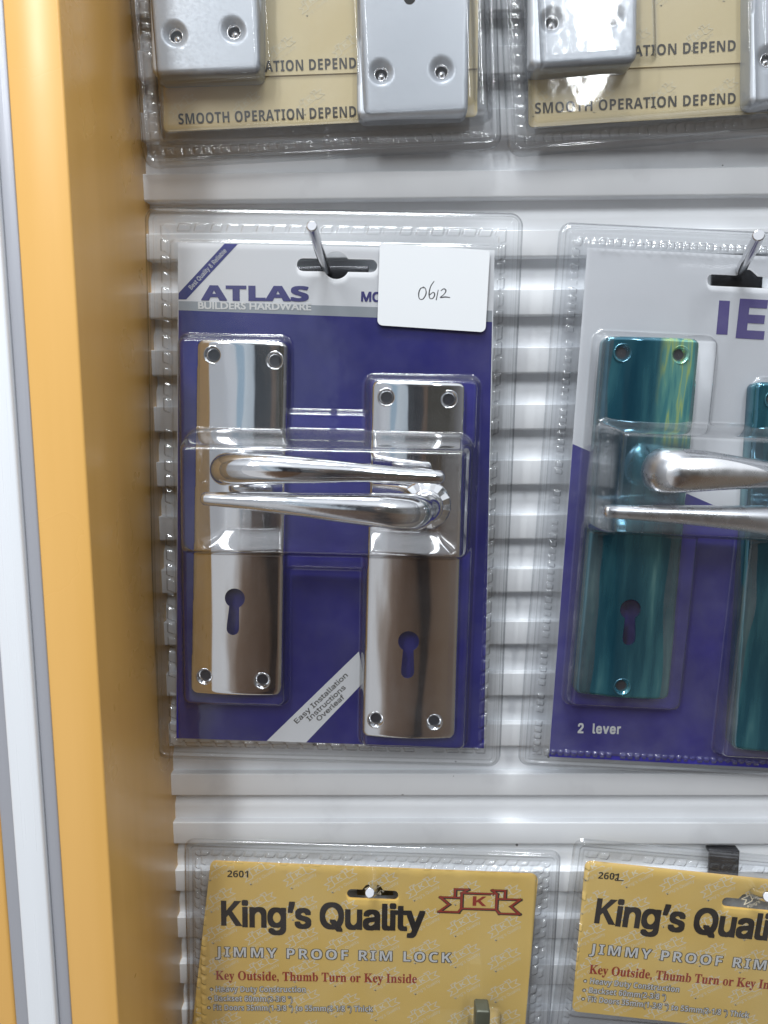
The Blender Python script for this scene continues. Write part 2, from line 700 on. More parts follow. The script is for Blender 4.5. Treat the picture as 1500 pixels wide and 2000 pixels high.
n3.inputs['Detail'].default_value = 3.0
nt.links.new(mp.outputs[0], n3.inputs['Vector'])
r3 = ramp(nt, [(.36, (.07, .27, .30)), (.48, (.16, .42, .36)), (.56, (.42, .58, .22)), (.62, (.20, .46, .38))])  # yellow-green film streaks, with reflections on the film painted into the colour
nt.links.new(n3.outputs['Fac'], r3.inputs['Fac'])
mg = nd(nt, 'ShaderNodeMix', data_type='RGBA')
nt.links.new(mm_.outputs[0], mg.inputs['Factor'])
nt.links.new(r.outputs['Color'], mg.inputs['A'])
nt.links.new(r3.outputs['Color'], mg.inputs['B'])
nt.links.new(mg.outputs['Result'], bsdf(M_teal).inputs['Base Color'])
add_bump(M_teal, 90, .3, .0004, (1, .3, 1))

# card stock under a glossy print
M_white = principled('white_card', (.80, .81, .83), .30, spec=.4)
M_navy = principled('navy_card_print', (.030, .026, .18), .26, spec=.45)
add_noise(M_navy, 35, 0, 0, color=((.018, .018, .155), (.030, .028, .215)))
M_navy2 = principled('faded_navy_print', (.045, .035, .28), .30, spec=.4)
add_noise(M_navy2, 40, 0, 0, color=((.026, .023, .20), (.05, .044, .29)))
for m_ in (M_white, M_navy, M_navy2):
    add_bump(m_, 28, .22, .0012)
M_greyband = principled('grey_card_band', (.36, .39, .42), .3)
M_gold = principled('gold_card_print', (.74, .46, .11), .30, spec=.4)
add_noise(M_gold, 25, 0, 0, color=((.89, .595, .165), (.94, .655, .20)))
M_tan = principled('pale_gold_card_print', (.62, .50, .25), .34, spec=.4)
add_noise(M_tan, 30, 0, 0, color=((.69, .565, .31), (.73, .61, .36)))
M_ink = principled('black_ink', (.016, .013, .012), .4)
M_inkbrown = principled('brown_black_ink', (.045, .038, .028), .4)
M_navyink = principled('navy_ink', (.035, .03, .19), .4)
M_purple = principled('purple_ink', (.09, .065, .27), .4)
M_red = principled('red_ink', (.42, .045, .022), .4)
M_whiteink = principled('white_ink', (.80, .80, .78), .4)
M_pattern = principled('cream_pattern_ink', (.90, .80, .58), .4)
M_pattern2 = principled('pale_pattern_ink', (.74, .66, .45), .4)
M_sticker = principled('white_sticker_paper', (.66, .68, .70), .42)
M_pen = principled('pen_ink', (.02, .02, .025), .5)


def plastic(name, tint=(.955, .965, .975), edge=(.16, .17, .20), gain=.9, base=.055, rough=.05, bump=.14, bscale=45, haze=0.0):
    m = bpy.data.materials.new(name)
    m.use_nodes = True
    nt = m.node_tree
    for n in list(nt.nodes):
        nt.nodes.remove(n)
    out = nd(nt, 'ShaderNodeOutputMaterial')
    lw = nd(nt, 'ShaderNodeLayerWeight')
    lw.inputs['Blend'].default_value = .5
    pw = nd(nt, 'ShaderNodeMath', operation='POWER')
    pw.inputs[1].default_value = 2.2
    nt.links.new(lw.outputs['Facing'], pw.inputs[0])
    ma = nd(nt, 'ShaderNodeMath', operation='MULTIPLY_ADD')
    ma.inputs[1].default_value = gain
    ma.inputs[2].default_value = base
    nt.links.new(pw.outputs[0], ma.inputs[0])
    pw2 = nd(nt, 'ShaderNodeMath', operation='POWER')
    pw2.inputs[1].default_value = 1.5
    nt.links.new(lw.outputs['Facing'], pw2.inputs[0])
    mc = nd(nt, 'ShaderNodeMix', data_type='RGBA')
    nt.links.new(pw2.outputs[0], mc.inputs['Factor'])
    mc.inputs['A'].default_value = (*tint, 1)
    mc.inputs['B'].default_value = (*edge, 1)
    tr = nd(nt, 'ShaderNodeBsdfTransparent')
    nt.links.new(mc.outputs['Result'], tr.inputs['Color'])
    gl = nd(nt, 'ShaderNodeBsdfGlossy')
    gl.inputs['Roughness'].default_value = rough
    tcx = nd(nt, 'ShaderNodeTexCoord')
    nz = nd(nt, 'ShaderNodeTexNoise')
    nz.inputs['Scale'].default_value = bscale
    nz.inputs['Detail'].default_value = 3.0
    nt.links.new(tcx.outputs['Object'], nz.inputs['Vector'])
    bp = nd(nt, 'ShaderNodeBump')
    bp.inputs['Strength'].default_value = bump
    bp.inputs['Distance'].default_value = .0012
    nt.links.new(nz.outputs['Fac'], bp.inputs['Height'])
    nt.links.new(bp.outputs[0], gl.inputs['Normal'])
    mixs = nd(nt, 'ShaderNodeMixShader')
    nt.links.new(ma.outputs[0], mixs.inputs[0])
    nt.links.new(tr.outputs[0], mixs.inputs[1])
    nt.links.new(gl.outputs[0], mixs.inputs[2])
    if haze > 0:
        df = nd(nt, 'ShaderNodeBsdfDiffuse')
        df.inputs['Color'].default_value = (.85, .87, .9, 1)
        hz = nd(nt, 'ShaderNodeMapRange')
        hz.inputs['From Min'].default_value = .35
        hz.inputs['From Max'].default_value = .75
        hz.inputs['To Min'].default_value = haze * .35
        hz.inputs['To Max'].default_value = haze * 1.8
        n2 = nd(nt, 'ShaderNodeTexNoise')
        n2.inputs['Scale'].default_value = 28.0
        n2.inputs['Detail'].default_value = 6.0
        n2.inputs['Roughness'].default_value = .65
        nt.links.new(tcx.outputs['Object'], n2.inputs['Vector'])
        nt.links.new(n2.outputs['Fac'], hz.inputs['Value'])
        mh = nd(nt, 'ShaderNodeMixShader')
        nt.links.new(hz.outputs[0], mh.inputs[0])
        nt.links.new(mixs.outputs[0], mh.inputs[1])
        nt.links.new(df.outputs[0], mh.inputs[2])
        nt.links.new(mh.outputs[0], out.inputs['Surface'])
    else:
        nt.links.new(mixs.outputs[0], out.inputs['Surface'])
    return m


M_clear = plastic('clear_blister_plastic', tint=(.975, .98, .985), haze=.022, rough=.06, bump=.18)
M_back = plastic('clear_back_plastic', tint=(.985, .988, .99), edge=(.6, .62, .66), gain=.4, base=.012, bump=.1)
M_clear_old = plastic('hazy_blister_plastic', tint=(.93, .94, .955), base=.065, rough=.08, bump=.3, haze=.04)

# ------------------------------------------------------------------ slatted wall
PIT = 25.0
prof = [(4.4, 0), (.25, 0), (0, -.25), (0, -10.5), (.25, -11.0), (.8, -11.3), (1.6, -11.4), (2.2, -10.9), (7.6, -10.9), (7.6, -14.6), (7.4, -15.2), (6.8, -15.9), (5.9, -16.9),
        (5.2, -17.8), (4.8, -18.6), (4.65, -19.6), (4.55, -22.0), (4.4, -25.0), (12.0, -25.0), (12.0, 0)]
parts = []
for i in range(-13, 24):
    x0, x1 = random.uniform(-.7, .3), 520.0
    n = len(prof)
    V = [(x0, y, -PIT * i + z) for y, z in prof] + [(x1, y, -PIT * i + z) for y, z in prof]
    F = [(k, n + k, n + k + 1, k + 1) for k in range(n - 2)]
    F += [tuple(range(n)), tuple(range(2 * n - 1, n - 1, -1))]
    parts.append((V, F, 0))
wall = build('slat_wall', parts, [M_slat], None, smooth=True, sharp=40)
wall['label'] = 'white slatted display wall of horizontal lipped strips behind all the packs'
wall['category'] = 'slatted wall'

# ------------------------------------------------------------------ orange post with its aluminium trim
post = thing('display_post', 'orange laminated post with silver metal trim along the left of the slatted wall', 'post', Matrix.Translation((0, 0, -.62)))
zo = 620.0


def post_part(name, x0, x1, y0, y1, mat, bw):
    o = build(name, [(*box(x0, x1, y0, y1, -600 + zo, 330 + zo), 0)], [mat], post)
    bevel(o, bw)
    return o


XB = at(173, 1000, -80)[0]                 # front right edge of the orange board
XS = at(74, 1000, -80)[0]
post_part('orange_board', XS - 2, XB, -80, 14, M_orange, 1.0)
XT = at(45, 1000, -81)[0]
post_part('trim_groove', XT, XS, -80.6, -40, M_alu_dark, .5)
XU = at(-22, 1000, -83)[0]
post_part('trim_face', XU, XT - .15, -83, -40, M_alu, .9)
XV = at(-48, 1000, -81)[0]
post_part('trim_groove', XV, XU - .15, -80.6, -40, M_alu_dark, .5)
post_part('orange_board', XV - 40, XV - .2, -80, -30, M_orange, 1.6)


# ------------------------------------------------------------------ blister shells
def sd_rrect(U, V, x0, x1, y0, y1, r):
    cx, cy, hx, hy = (x0 + x1) / 2, (y0 + y1) / 2, (x1 - x0) / 2, (y1 - y0) / 2
    qx, qy = np.abs(U - cx) - hx + r, np.abs(V - cy) - hy + r
    return np.minimum(np.maximum(qx, qy), 0) + np.hypot(np.maximum(qx, 0), np.maximum(qy, 0)) - r


def sstep(x):
    x = np.clip(x, 0, 1)
    return x * x * (3 - 2 * x)


def lownoise(U, V, k, seed):
    g = np.random.default_rng(seed)
    out = np.zeros_like(U)
    for _ in range(7):
        a, b, p = g.uniform(-k, k), g.uniform(-k, k), g.uniform(0, 6.28)
        out += np.sin(U * a + V * b + p)
    return out / 3.0


def blur(H, n):
    for _ in range(n):
        H = (np.roll(H, 1, 0) + np.roll(H, -1, 0) + 2 * H) / 4
        H = (np.roll(H, 1, 1) + np.roll(H, -1, 1) + 2 * H) / 4
    return H


def shell(parent, ext, rad, bumps, tooth, mat, seed, step=.5, hole=None, card=None, wave=.5, rows=1, name='clear_shell'):
    """ext: (u0, u1, v0, v1) outline in mm; bumps: (u0, u1, v0, v1, radius, height, draft); tooth: (d0, d1, pitch, height)"""
    u0, u1, v0, v1 = ext
    nu, nv = int((u1 - u0) / step) + 1, int((v1 - v0) / step) + 1
    gu, gv = np.linspace(u0, u1, nu), np.linspace(v0, v1, nv)
    U, V = np.meshgrid(gu, gv)
    sd = sd_rrect(U, V, u0, u1, v0, v1, rad)
    d = -sd
    H = np.zeros_like(U)
    if card:
        H += card[5] * sstep((-sd_rrect(U, V, *card[:5])) / 1.6 + .5)
    body = np.zeros_like(U)
    for b in bumps:
        s = -sd_rrect(U, V, *b[:5])
        t = np.clip(s / b[6], 0, 1)
        body = np.maximum(body, b[5] * (1 - (1 - t) ** 1.7))
    body = blur(body, 3)
    H = np.maximum(H, body + .2 * (body > .05))
    H = blur(H, 2)
    # weld teeth along the rim
    inner = body < .3
    d0, d1, pit, th = tooth
    dl, dr, db, dt = U - u0, u1 - U, V - v0, v1 - V
    side = np.argmin(np.stack([dl, dr, db, dt]), axis=0)
    s = np.where(side < 2, V, U)
    g = np.random.default_rng(seed)
    amp = g.uniform(.35, 1.1, (4, rows, 900)) * (g.uniform(0, 1, (4, rows, 900)) > .08)
    T = np.zeros_like(U)
    for rr in range(rows):
        a0 = d0 + (d1 - d0) * rr / rows
        a1 = d0 + (d1 - d0) * (rr + 1) / rows
        ss = s / pit + (.4 * rr) + (d - d0) * .05 * rows
        k = np.floor(ss).astype(int)
        f = ss - k
        jit = .12 + .06 * np.sin(k * 7.3 + side)
        m = sstep((f - jit) * pit / .5) * sstep((1 - f - jit * .5) * pit / .5)
        m *= sstep((d - a0 - .1) / .5) * sstep((a1 - .1 - d) / .5)
        T += m * amp[side, rr, k % 900]
    H += np.where(inner, T * th, 0)
    # rim: rolled edge and a stiffening ridge
    H -= 1.6 * sstep((1.1 - d) / 1.1)
    H += (.9 * np.exp(-((d - 2.4) / .45) ** 2) + .4 * np.exp(-((d - 4.3) / .4) ** 2)) * inner
    H += lownoise(U, V, .05, seed + 1) * wave * sstep(d / 4) * .55
    H += lownoise(U, V, .25, seed + 2) * .06 + lownoise(U, V, .16, seed + 4) * .10 * sstep(body / 12)
    # outline: drop what lies outside, pull the rim onto the rounded outline
    keepv = sd < step * .9
    over = (sd > 0) & keepv
    gy, gx = np.gradient(sd, gv, gu)
    gl = np.hypot(gx, gy) + 1e-9
    U = np.where(over, U - gx / gl * sd, U)
    V = np.where(over, V - gy / gl * sd, V)
    wob = lownoise(U, V, .07, seed + 9) * .35
    U = U + wob * (d < 2)
    cell = keepv[:-1, :-1] & keepv[1:, :-1] & keepv[:-1, 1:] & keepv[1:, 1:]
    if hole is not None:
        P = np.stack([U, V], -1).reshape(-1, 2)
        hm = inside(P, hole).reshape(U.shape)
        cell &= ~(hm[:-1, :-1] | hm[1:, :-1] | hm[:-1, 1:] | hm[1:, 1:])
    idx = np.arange(nu * nv).reshape(nv, nu)
    q = np.stack([idx[:-1, :-1], idx[:-1, 1:], idx[1:, 1:], idx[1:, :-1]], -1)[cell]
    used = np.unique(q)
    remap = np.full(nu * nv, -1)
    remap[used] = np.arange(len(used))
    q = remap[q]
    co = np.stack([U, V, H], -1).reshape(-1, 3)[used] * MM
    me = bpy.data.meshes.new(name)
    me.vertices.add(len(co))
    me.vertices.foreach_set('co', co.astype(np.float32).ravel())
    me.loops.add(q.size)
    me.loops.foreach_set('vertex_index', q.astype(np.int32).ravel())
    me.polygons.add(len(q))
    me.polygons.foreach_set('loop_start', (np.arange(len(q)) * 4).astype(np.int32))
    me.update(calc_edges=True)
    me.validate()
    me.polygons.foreach_set('use_smooth', [True] * len(me.polygons))
    return link(name, me, parent, mat)


def back_sheet(parent, ext, rad, mat, w=-1.0):
    u0, u1, v0, v1 = ext
    P = round_poly([(u0, v0), (u1, v0), (u1, v1), (u0, v1)], rad)
    return build('back_sheet', [(*slab(P, w - .25, w), 0)], [M_back], parent)


def px_rect(fr, x0, y0, x1, y1, w=0):
    """local bounds of the pixel box, measured at the middles of its sides"""
    xm, ym = (x0 + x1) / 2, (y0 + y1) / 2
    return (fr.uv(x0, ym, w)[0], fr.uv(x1, ym, w)[0], fr.uv(xm, y1, w)[1], fr.uv(xm, y0, w)[1])


# ------------------------------------------------------------------ door handles
def handle(fr, label, outline, holes_px, key, lever_pts, rose_c, plate_mat, lever_mat, group, base_w=2.5, arch=2.1):
    """pressed plate with keyhole and screw holes, fluted rose, curved lever; all pixels measured on the plate's front"""
    wf = base_w + 1.6
    O = round_poly([fr.uv(*p, wf) for p in outline], 3.2, 7)
    cx = np.mean([p[0] for p in O])
    hw = (max(p[0] for p in O) - min(p[0] for p in O)) / 2
    cen = [fr.uv(*h, wf) for h in holes_px]
    R = 3.7
    HL = [circle(c, R, 26) for c in cen]
    kc, kb = fr.uv(*key[0], wf), fr.uv(*key[1], wf)
    kr = key[2]
    ax = (kc - kb) / np.linalg.norm(kc - kb)
    pr = np.array([ax[1], -ax[0]])
    kp = []
    for t in np.linspace(-60, 240, 22):
        a = math.radians(t)
        kp.append(kc + kr * (pr * math.cos(a) + ax * math.sin(a)))
    sw = kr * .62
    kp += [kb - pr * sw + ax * sw * .5] + [kb + sw * (pr * math.cos(a) + ax * math.sin(a)) for a in np.linspace(math.pi, 2 * math.pi, 9)] + [kb + pr * sw + ax * sw * .5]
    HL.append(kp)
    # the axis of the plate (slightly converging outline): arch across its width
    lo_m = (fr.uv(*outline[2], wf) + fr.uv(*outline[3], wf)) / 2
    hi_m = (fr.uv(*outline[0], wf) + fr.uv(*outline[1], wf)) / 2
    ol = O

    def hf(P):
        t = (P[:, 1] - lo_m[1]) / (hi_m[1] - lo_m[1])
        xc = lo_m[0] + (hi_m[0] - lo_m[0]) * t
        x = (P[:, 0] - xc) / hw
        h = base_w + arch * (1 - x ** 2) + .05 * lownoise(P[:, 0], P[:, 1] * .6, .16, 3 + int(abs(cx)))
        dd = dist_poly(P, ol)
        rr = 1.5
        k = np.clip(rr - dd, 0, rr)
        return h - (rr - np.sqrt(np.maximum(rr * rr - k * k, 0))) * 1.0
    T = thing('door_handle', label, 'door handle', fr.matrix(), group)
    V, F = sheet(O, HL, .8, hf, back=.35, hole_back=.9)
    pl = build('backplate', [(V, F, 0)], [plate_mat], T, smooth=True, sharp=50)
    for c in cen:
        h = hf(np.array([c + np.array([R, 0]), c - np.array([R, 0])])).mean()
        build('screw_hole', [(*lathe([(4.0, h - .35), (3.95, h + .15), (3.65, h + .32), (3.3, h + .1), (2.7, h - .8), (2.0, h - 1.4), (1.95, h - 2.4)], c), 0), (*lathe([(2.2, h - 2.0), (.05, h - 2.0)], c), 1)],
              [plate_mat, M_hole_shade], pl, smooth=True)
    # rose
    rc = fr.uv(*rose_c[:2], 9)
    rs = rose_c[2]

    pb = base_w + arch

    NF = 24
    V, F = [], []
    for r, w, cr in [(9.6, pb - 1.5, 0), (9.8, pb + .5, .0), (9.3, pb + 1.1, .25), (6.2, pb + 3.2, .35), (4.6, pb + 3.4, 0)]:
        for k in range(NF):
            a_ = 2 * math.pi * (k + .3) / NF
            rr = r * rs * (1 + (.03 if k % 2 else -.03) * (cr > .2 and r > 8))
            V.append((rc[0] + rr * math.cos(a_), rc[1] + rr * math.sin(a_), w + (cr if k % 2 else -cr)))
    for i_ in range(4):
        for k in range(NF):
            k2 = (k + 1) % NF
            F.append((i_ * NF + k, i_ * NF + k2, (i_ + 1) * NF + k2, (i_ + 1) * NF + k))
    ro = build('rose', [(V, F, 0)], [lever_mat], T)
    bevel(ro, .15, 2, 12)
    build('collar', [(*lathe([(4.6 * rs, pb + 3.4), (6.0 * rs, pb + 3.4), (6.5 * rs, pb + 4.0), (6.5 * rs, pb + 5.0), (6.0 * rs, pb + 5.6), (4.6 * rs, pb + 5.8)], rc, 40), 0)], [lever_mat], T, smooth=True)
    # lever: from the rose out, round the elbow and along
    P = [(rc[0], rc[1], pb + 5.0, 5.2 * rs, 5.2 * rs), (rc[0], rc[1], pb + 9.5, 5.4 * rs, 5.4 * rs)]
    for px, py, w, ra, rb in lever_pts:
        q = fr.L(px, py, w)
        P.append((q[0], q[1], q[2], ra, rb))
    build('lever', [(*tube(spline(P, 8), 32), 0)], [lever_mat], T, smooth=True, sharp=75)
    return T


# ------------------------------------------------------------------ hooks
def hook(label, tip, base, ytip, r=2.0, bracket=None, ybase=-1.0, plate=None, bmat=None):
    b, t = at(*base, ybase), at(*tip, ytip)
    T = thing('display_hook', label, 'hook', Matrix.Translation(tuple(b * MM)), 'metal hooks in the slatted wall')
    d = t - b
    pts = [(0, 6.0, 0, r), (0, 1.0, 0, r)] + [(d[0] * s, d[1] * s, d[2] * s - .9 * math.sin(math.pi * s), r) for s in np.linspace(.06, 1, 9)]
    P = spline(pts, 5)
    P = np.column_stack([P, P[:, 3]])
    V, F = tube(P, 20, cap=False)
    o = build('prong', [(V, F, 0)], [M_hook], T, smooth=True, sharp=50)
    bevel(o, .35, 2, 60)
    bw, b0, b1 = bracket or (9, -9, 9)
    k = (at(*plate, 0) - b) if plate else np.zeros(3)
    o = build('bracket', [(*box(k[0] - bw, k[0] + bw, -1.2, .4, k[2] + b0, k[2] + b1), 0), (*box(k[0] - bw, k[0] + bw, .4, 4.0, k[2] + b1 - 1.6, k[2] + b1 - .01), 0)], [bmat or M_brkt], T)
    bevel(o, .3, 2)
    return T


# ================================================================== Atlas pack
A_ANG = 1.55
fa = Frame(650, 960, -15, A_ANG)
packA = thing('blister_pack', 'navy and white card pack with two chrome door handles and a white price sticker', 'blister pack', fa.matrix())
c = [fa.uv(*p) for p in ((348, 474), (966, 489), (945, 1461), (345, 1441))]
slotA = []
u0, v0 = fa.uv(580, 517)
u1, _ = fa.uv(737, 517)
uc, vc = fa.uv(657, 518)
hs, rc = 2.6, 5.6
for a in np.linspace(90, 270, 9):
    slotA.append((u0 + hs + hs * math.cos(math.radians(a)), v0 + hs * math.sin(math.radians(a))))
t0 = math.asin(hs / rc)
for a in np.linspace(math.pi + t0, 2 * math.pi - t0, 11):
    slotA.append((uc + rc * math.cos(a), v0 + rc * math.sin(a)))
for a in np.linspace(-90, 90, 9):
    slotA.append((u1 - hs + hs * math.cos(math.radians(a)), v0 + hs * math.sin(math.radians(a))))
for a in np.linspace(t0, math.pi - t0, 11):
    slotA.append((uc + rc * math.cos(a), v0 + rc * math.sin(a)))


def hole_flat(poly, holes, w):
    V, F = sheet(poly, holes, 4.0, lambda P: np.full(len(P), w))
    return V, F


def clip_half(poly, a, b):
    """keep the part of poly to the left of a->b"""
    out = []
    n = np.array([-(b[1] - a[1]), b[0] - a[0]])
    for i in range(len(poly)):
        p, q = np.array(poly[i - 1]), np.array(poly[i])
        sp, sq = (p - a) @ n, (q - a) @ n
        if sp >= 0:
            out.append(p)
        if (sp >= 0) != (sq >= 0):
            out.append(p + (q - p) * sp / (sp - sq))
    return out


cardA = build('backing_card', [(*hole_flat(c, [slotA], .30), 0), (*hole_flat([c[0], c[1], c[2], c[3]], [slotA], -.15), 0)], [M_white], packA)
pl = []
hb = [fa.uv(349, 606), fa.uv(961, 629)]
pl.append((*flat([hb[0], hb[1], c[2], c[3]], .36), 0))
pl.append((*flat([fa.uv(349, 588), fa.uv(961, 607), hb[1], hb[0]], .37), 1))
pl.append((*flat([fa.uv(439, 476.2), fa.uv(465, 476.8), fa.uv(364, 585), fa.uv(349, 585), fa.uv(349, 573)], .38), 0))
pl.append((*flat([fa.uv(701, 1272), fa.uv(712, 1330), fa.uv(598, 1449.3), fa.uv(521, 1446.8)], .40), 2))
build('printed_panel', pl, [M_navy, M_greyband, M_white], cardA)
letters([(*text(fa, 'ATLAS', (393, 586), (603, 588), 28, .42, 'sans', .03), 0),
                    (*text(fa, 'MODEL', (705, 588), (792, 591), 18, .42, 'inter', .03), 0)], [M_navyink], cardA)
letters([(*text(fa, 'BUILDERS HARDWARE', (387, 603), (608, 606), 13, .44, 'plain', .035), 0),
                    (*text(fa, 'Best Quality & Reliable', (374, 566), (443, 491), 9, .44, 'inter', .0), 0)], [M_whiteink], cardA)
letters([(*text(fa, 'Easy Installation', (580, 1413.6), (680, 1320), 9.3, .46, 'inter', .008), 0),
                    (*text(fa, 'Instructions', (604, 1409), (676, 1344), 9.3, .46, 'inter', .008), 0),
                    (*text(fa, 'Overleaf', (623, 1409), (674, 1363), 9.3, .46, 'inter', .008), 0)], [M_inkbrown], cardA)
# sticker with its pen marks sits on the outside of the shell
st = build('price_sticker', [(*slab(round_poly([fa.uv(742, 474, 2.2), fa.uv(957, 489, 2.2), fa.uv(948, 649, 2.2), fa.uv(737, 635, 2.2)], [.6, 1.6, 2.2, 2.2]), 2.15, 2.3), 0)],
           [M_sticker], packA, label='white rounded price sticker with handwritten 0612')
strokes = [[(829, 562), (822, 563), (818, 572), (819, 583), (826, 584), (832, 574), (831, 564), (826, 560)],
           [(848, 549), (841, 560), (838, 574), (840, 583), (846, 582), (849, 575), (846, 571), (839, 576)],
           [(856, 566), (852, 586)],
           [(861, 568), (867, 564), (871, 568), (867, 575), (860, 581), (869, 580), (879, 581)]]
pen = []
for s in strokes:
    pp = [(*fa.uv(*p, 2.32), 2.32, .17 + .09 * ((i * 7) % 3) / 2, .05) for i, p in enumerate(s)]
    P = spline(pp, 5) if len(pp) > 2 else np.array(pp)
    pen.append((*tube(P, 6, cap=False), 0))
letters(pen, [M_pen], st)

# handles
GA = 'chrome door handles in the blister pack'
fh = Frame(465, 1010, -15.6, A_ANG)
handle(fh, 'chrome lever door handle at the left of the navy card, lever pointing right', [(382, 661), (562, 667), (549, 1362), (369, 1357)],
       [(415, 693), (536, 704), (399, 1322), (511, 1330)], ((459, 1168), (455, 1228), 4.4),
       [(440, 918, 22, 6.4, 6.2), (456, 915, 28, 6.7, 6.2), (520, 915, 31, 6.1, 5.4), (610, 919, 31, 5.2, 4.6), (700, 923, 30, 4.0, 3.8), (780, 928, 29, 3.2, 3.0), (858, 932, 28, 2.7, 2.6)],
       (452, 918, .72), M_chrome, M_chrome2, None, base_w=3.2)
fh2 = Frame(805, 1090, -15.6, A_ANG)
handle(fh2, 'chrome door handle right on the navy card, lever pointing left from its fluted rose', [(726, 741), (911, 747), (890, 1447), (705, 1441)],
       [(755, 776), (877, 780), (734, 1407), (848, 1411)], ((798, 1252), (796, 1312), 4.6),
       [(822, 998, 19, 7.0, 6.4), (800, 1001, 25, 7.7, 6.6), (745, 997, 28, 7.1, 5.8), (660, 991, 29, 6.0, 4.9), (570, 984, 29, 4.7, 4.2), (480, 978, 28, 3.6, 3.4), (402, 974, 27, 2.7, 2.6)],
       (832, 989, 1.12), M_chrome, M_chrome2, None, base_w=3.2)
ext = (fa.uv(292, 960)[0], fa.uv(1000, 960)[0], fa.uv(650, 1492)[1], fa.uv(650, 408)[1])
cb = px_rect(fa, 345, 480, 955, 1450)
shell(packA, ext, 5.5,
      [(*px_rect(fa, 355, 655, 568, 1372), 4.5, 8.5, 2.6), (*px_rect(fa, 708, 733, 925, 1455), 4.5, 8.5, 2.6),
       (*px_rect(fa, 354, 800, 932, 1112), 4.0, 4.5, 2.0), (*px_rect(fa, 368, 838, 922, 1082), 8.0, 36, 7.5)],
      (6.8, 10.4, 6.6, 1.5), M_clear, 21, step=.42, hole=slotA, card=(cb[0] - 1, cb[1] + 1, cb[2] - 1, cb[3] + 1, 2.0, 1.1))
back_sheet(packA, ext, 5.5, M_clear)

hook('long steel hook through the hang hole beside the white price sticker', (609, 441), (640, 533), -58, 2.0, (18, -3.2, 2.6))  # its plate is widened and dark to imitate groove shadow inside the slot

# ================================================================== teal handle pack
T_ANG = 3.2
ft = Frame(1300, 980, -12, T_ANG)
packT = thing('blister_pack', 'white over navy card pack with teal handles, reading 2 lever', 'blister pack', ft.matrix())
w_card = 128.0
d_r = ft.uv(1500, 502) - ft.uv(1147, 485)
d_r /= np.linalg.norm(d_r)
c0, c3 = ft.uv(1147, 484), ft.uv(1072, 1477)
cT = [c0, c0 + d_r * w_card, c3 + d_r * w_card * 1.02, c3]
u0, v0 = ft.uv(1381, 546)
slotT = round_poly([(u0, v0 - 2.5), (u0 + 34, v0 - 2.5), (u0 + 34, v0 + 2.2), (u0 + 21, v0 + 2.2), (u0 + 17, v0 + 5.2), (u0 + 12, v0 + 2.2), (u0, v0 + 2.2)], [2, 2, 2, .5, 2, .5, 2])
cardT = build('backing_card', [(*hole_flat(cT, [slotT], .30), 0), (*hole_flat(cT, [slotT], -.15), 0)], [M_white], packT)
a, b = ft.uv(1118, 867), ft.uv(1392, 986)
build('printed_panel', [(*flat(clip_half(cT, b, a), .36), 0)], [M_navy2], cardT)
letters([(*flat([ft.uv(1404, 587), ft.uv(1425, 588), ft.uv(1420, 654), ft.uv(1398, 653)], .42), 0), (*text(ft, 'E', (1437, 656), (1492, 659), 68, .42, 'inter', .045), 0)], [M_purple], cardT)
letters([(*text(ft, '2  lever', (1128, 1431), (1212, 1433), 18, .42, 'inter', .03, 1.1), 0)], [M_whiteink], cardT)
fh = Frame(1235, 1010, -12.6, T_ANG)
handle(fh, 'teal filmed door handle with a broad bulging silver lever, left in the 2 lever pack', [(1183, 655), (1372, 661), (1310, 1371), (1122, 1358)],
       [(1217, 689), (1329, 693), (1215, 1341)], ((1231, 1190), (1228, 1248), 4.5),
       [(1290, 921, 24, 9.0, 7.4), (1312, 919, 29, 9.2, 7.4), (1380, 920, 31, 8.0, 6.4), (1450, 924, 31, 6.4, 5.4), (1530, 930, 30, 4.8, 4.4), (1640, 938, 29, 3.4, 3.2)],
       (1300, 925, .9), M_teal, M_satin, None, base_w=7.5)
fh2 = Frame(1530, 1100, -12.6, T_ANG)
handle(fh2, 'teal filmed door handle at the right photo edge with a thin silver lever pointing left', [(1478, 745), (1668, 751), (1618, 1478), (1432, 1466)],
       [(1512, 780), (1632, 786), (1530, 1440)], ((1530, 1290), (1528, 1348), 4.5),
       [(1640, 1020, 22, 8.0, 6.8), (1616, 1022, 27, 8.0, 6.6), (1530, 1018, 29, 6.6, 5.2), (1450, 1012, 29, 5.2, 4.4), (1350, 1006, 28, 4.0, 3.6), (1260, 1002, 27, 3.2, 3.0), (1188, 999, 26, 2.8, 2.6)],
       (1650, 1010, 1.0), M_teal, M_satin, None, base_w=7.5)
ext = (ft.uv(1052, 970)[0], ft.uv(1052, 970)[0] + 150, ft.uv(1270, 1510)[1], ft.uv(1300, 442)[1])
cb = px_rect(ft, 1108, 490, 1700, 1482)
shell(packT, ext, 5.0,
      [(*px_rect(ft, 1126, 650, 1362, 1380), 4.5, 9, 3.0), (*px_rect(ft, 1428, 740, 1668, 1480), 4.5, 9, 3.0),
       (*px_rect(ft, 1140, 830, 1720, 1050), 5.0, 36, 5.5)],
      (6.0, 9.6, 3.2, 1.3), M_clear_old, 41, step=.42, hole=slotT, card=(cb[0] - 1, cb[1] + 3, cb[2] - 1, cb[3] + 1, 2.0, 1.2), wave=.9)
back_sheet(packT, ext, 5.0, M_clear_old)
hook('steel hook leaning right through the torn hang hole of the 2 lever pack', (1482, 459), (1438, 540), -52, 2.2, (11, -6, 8))


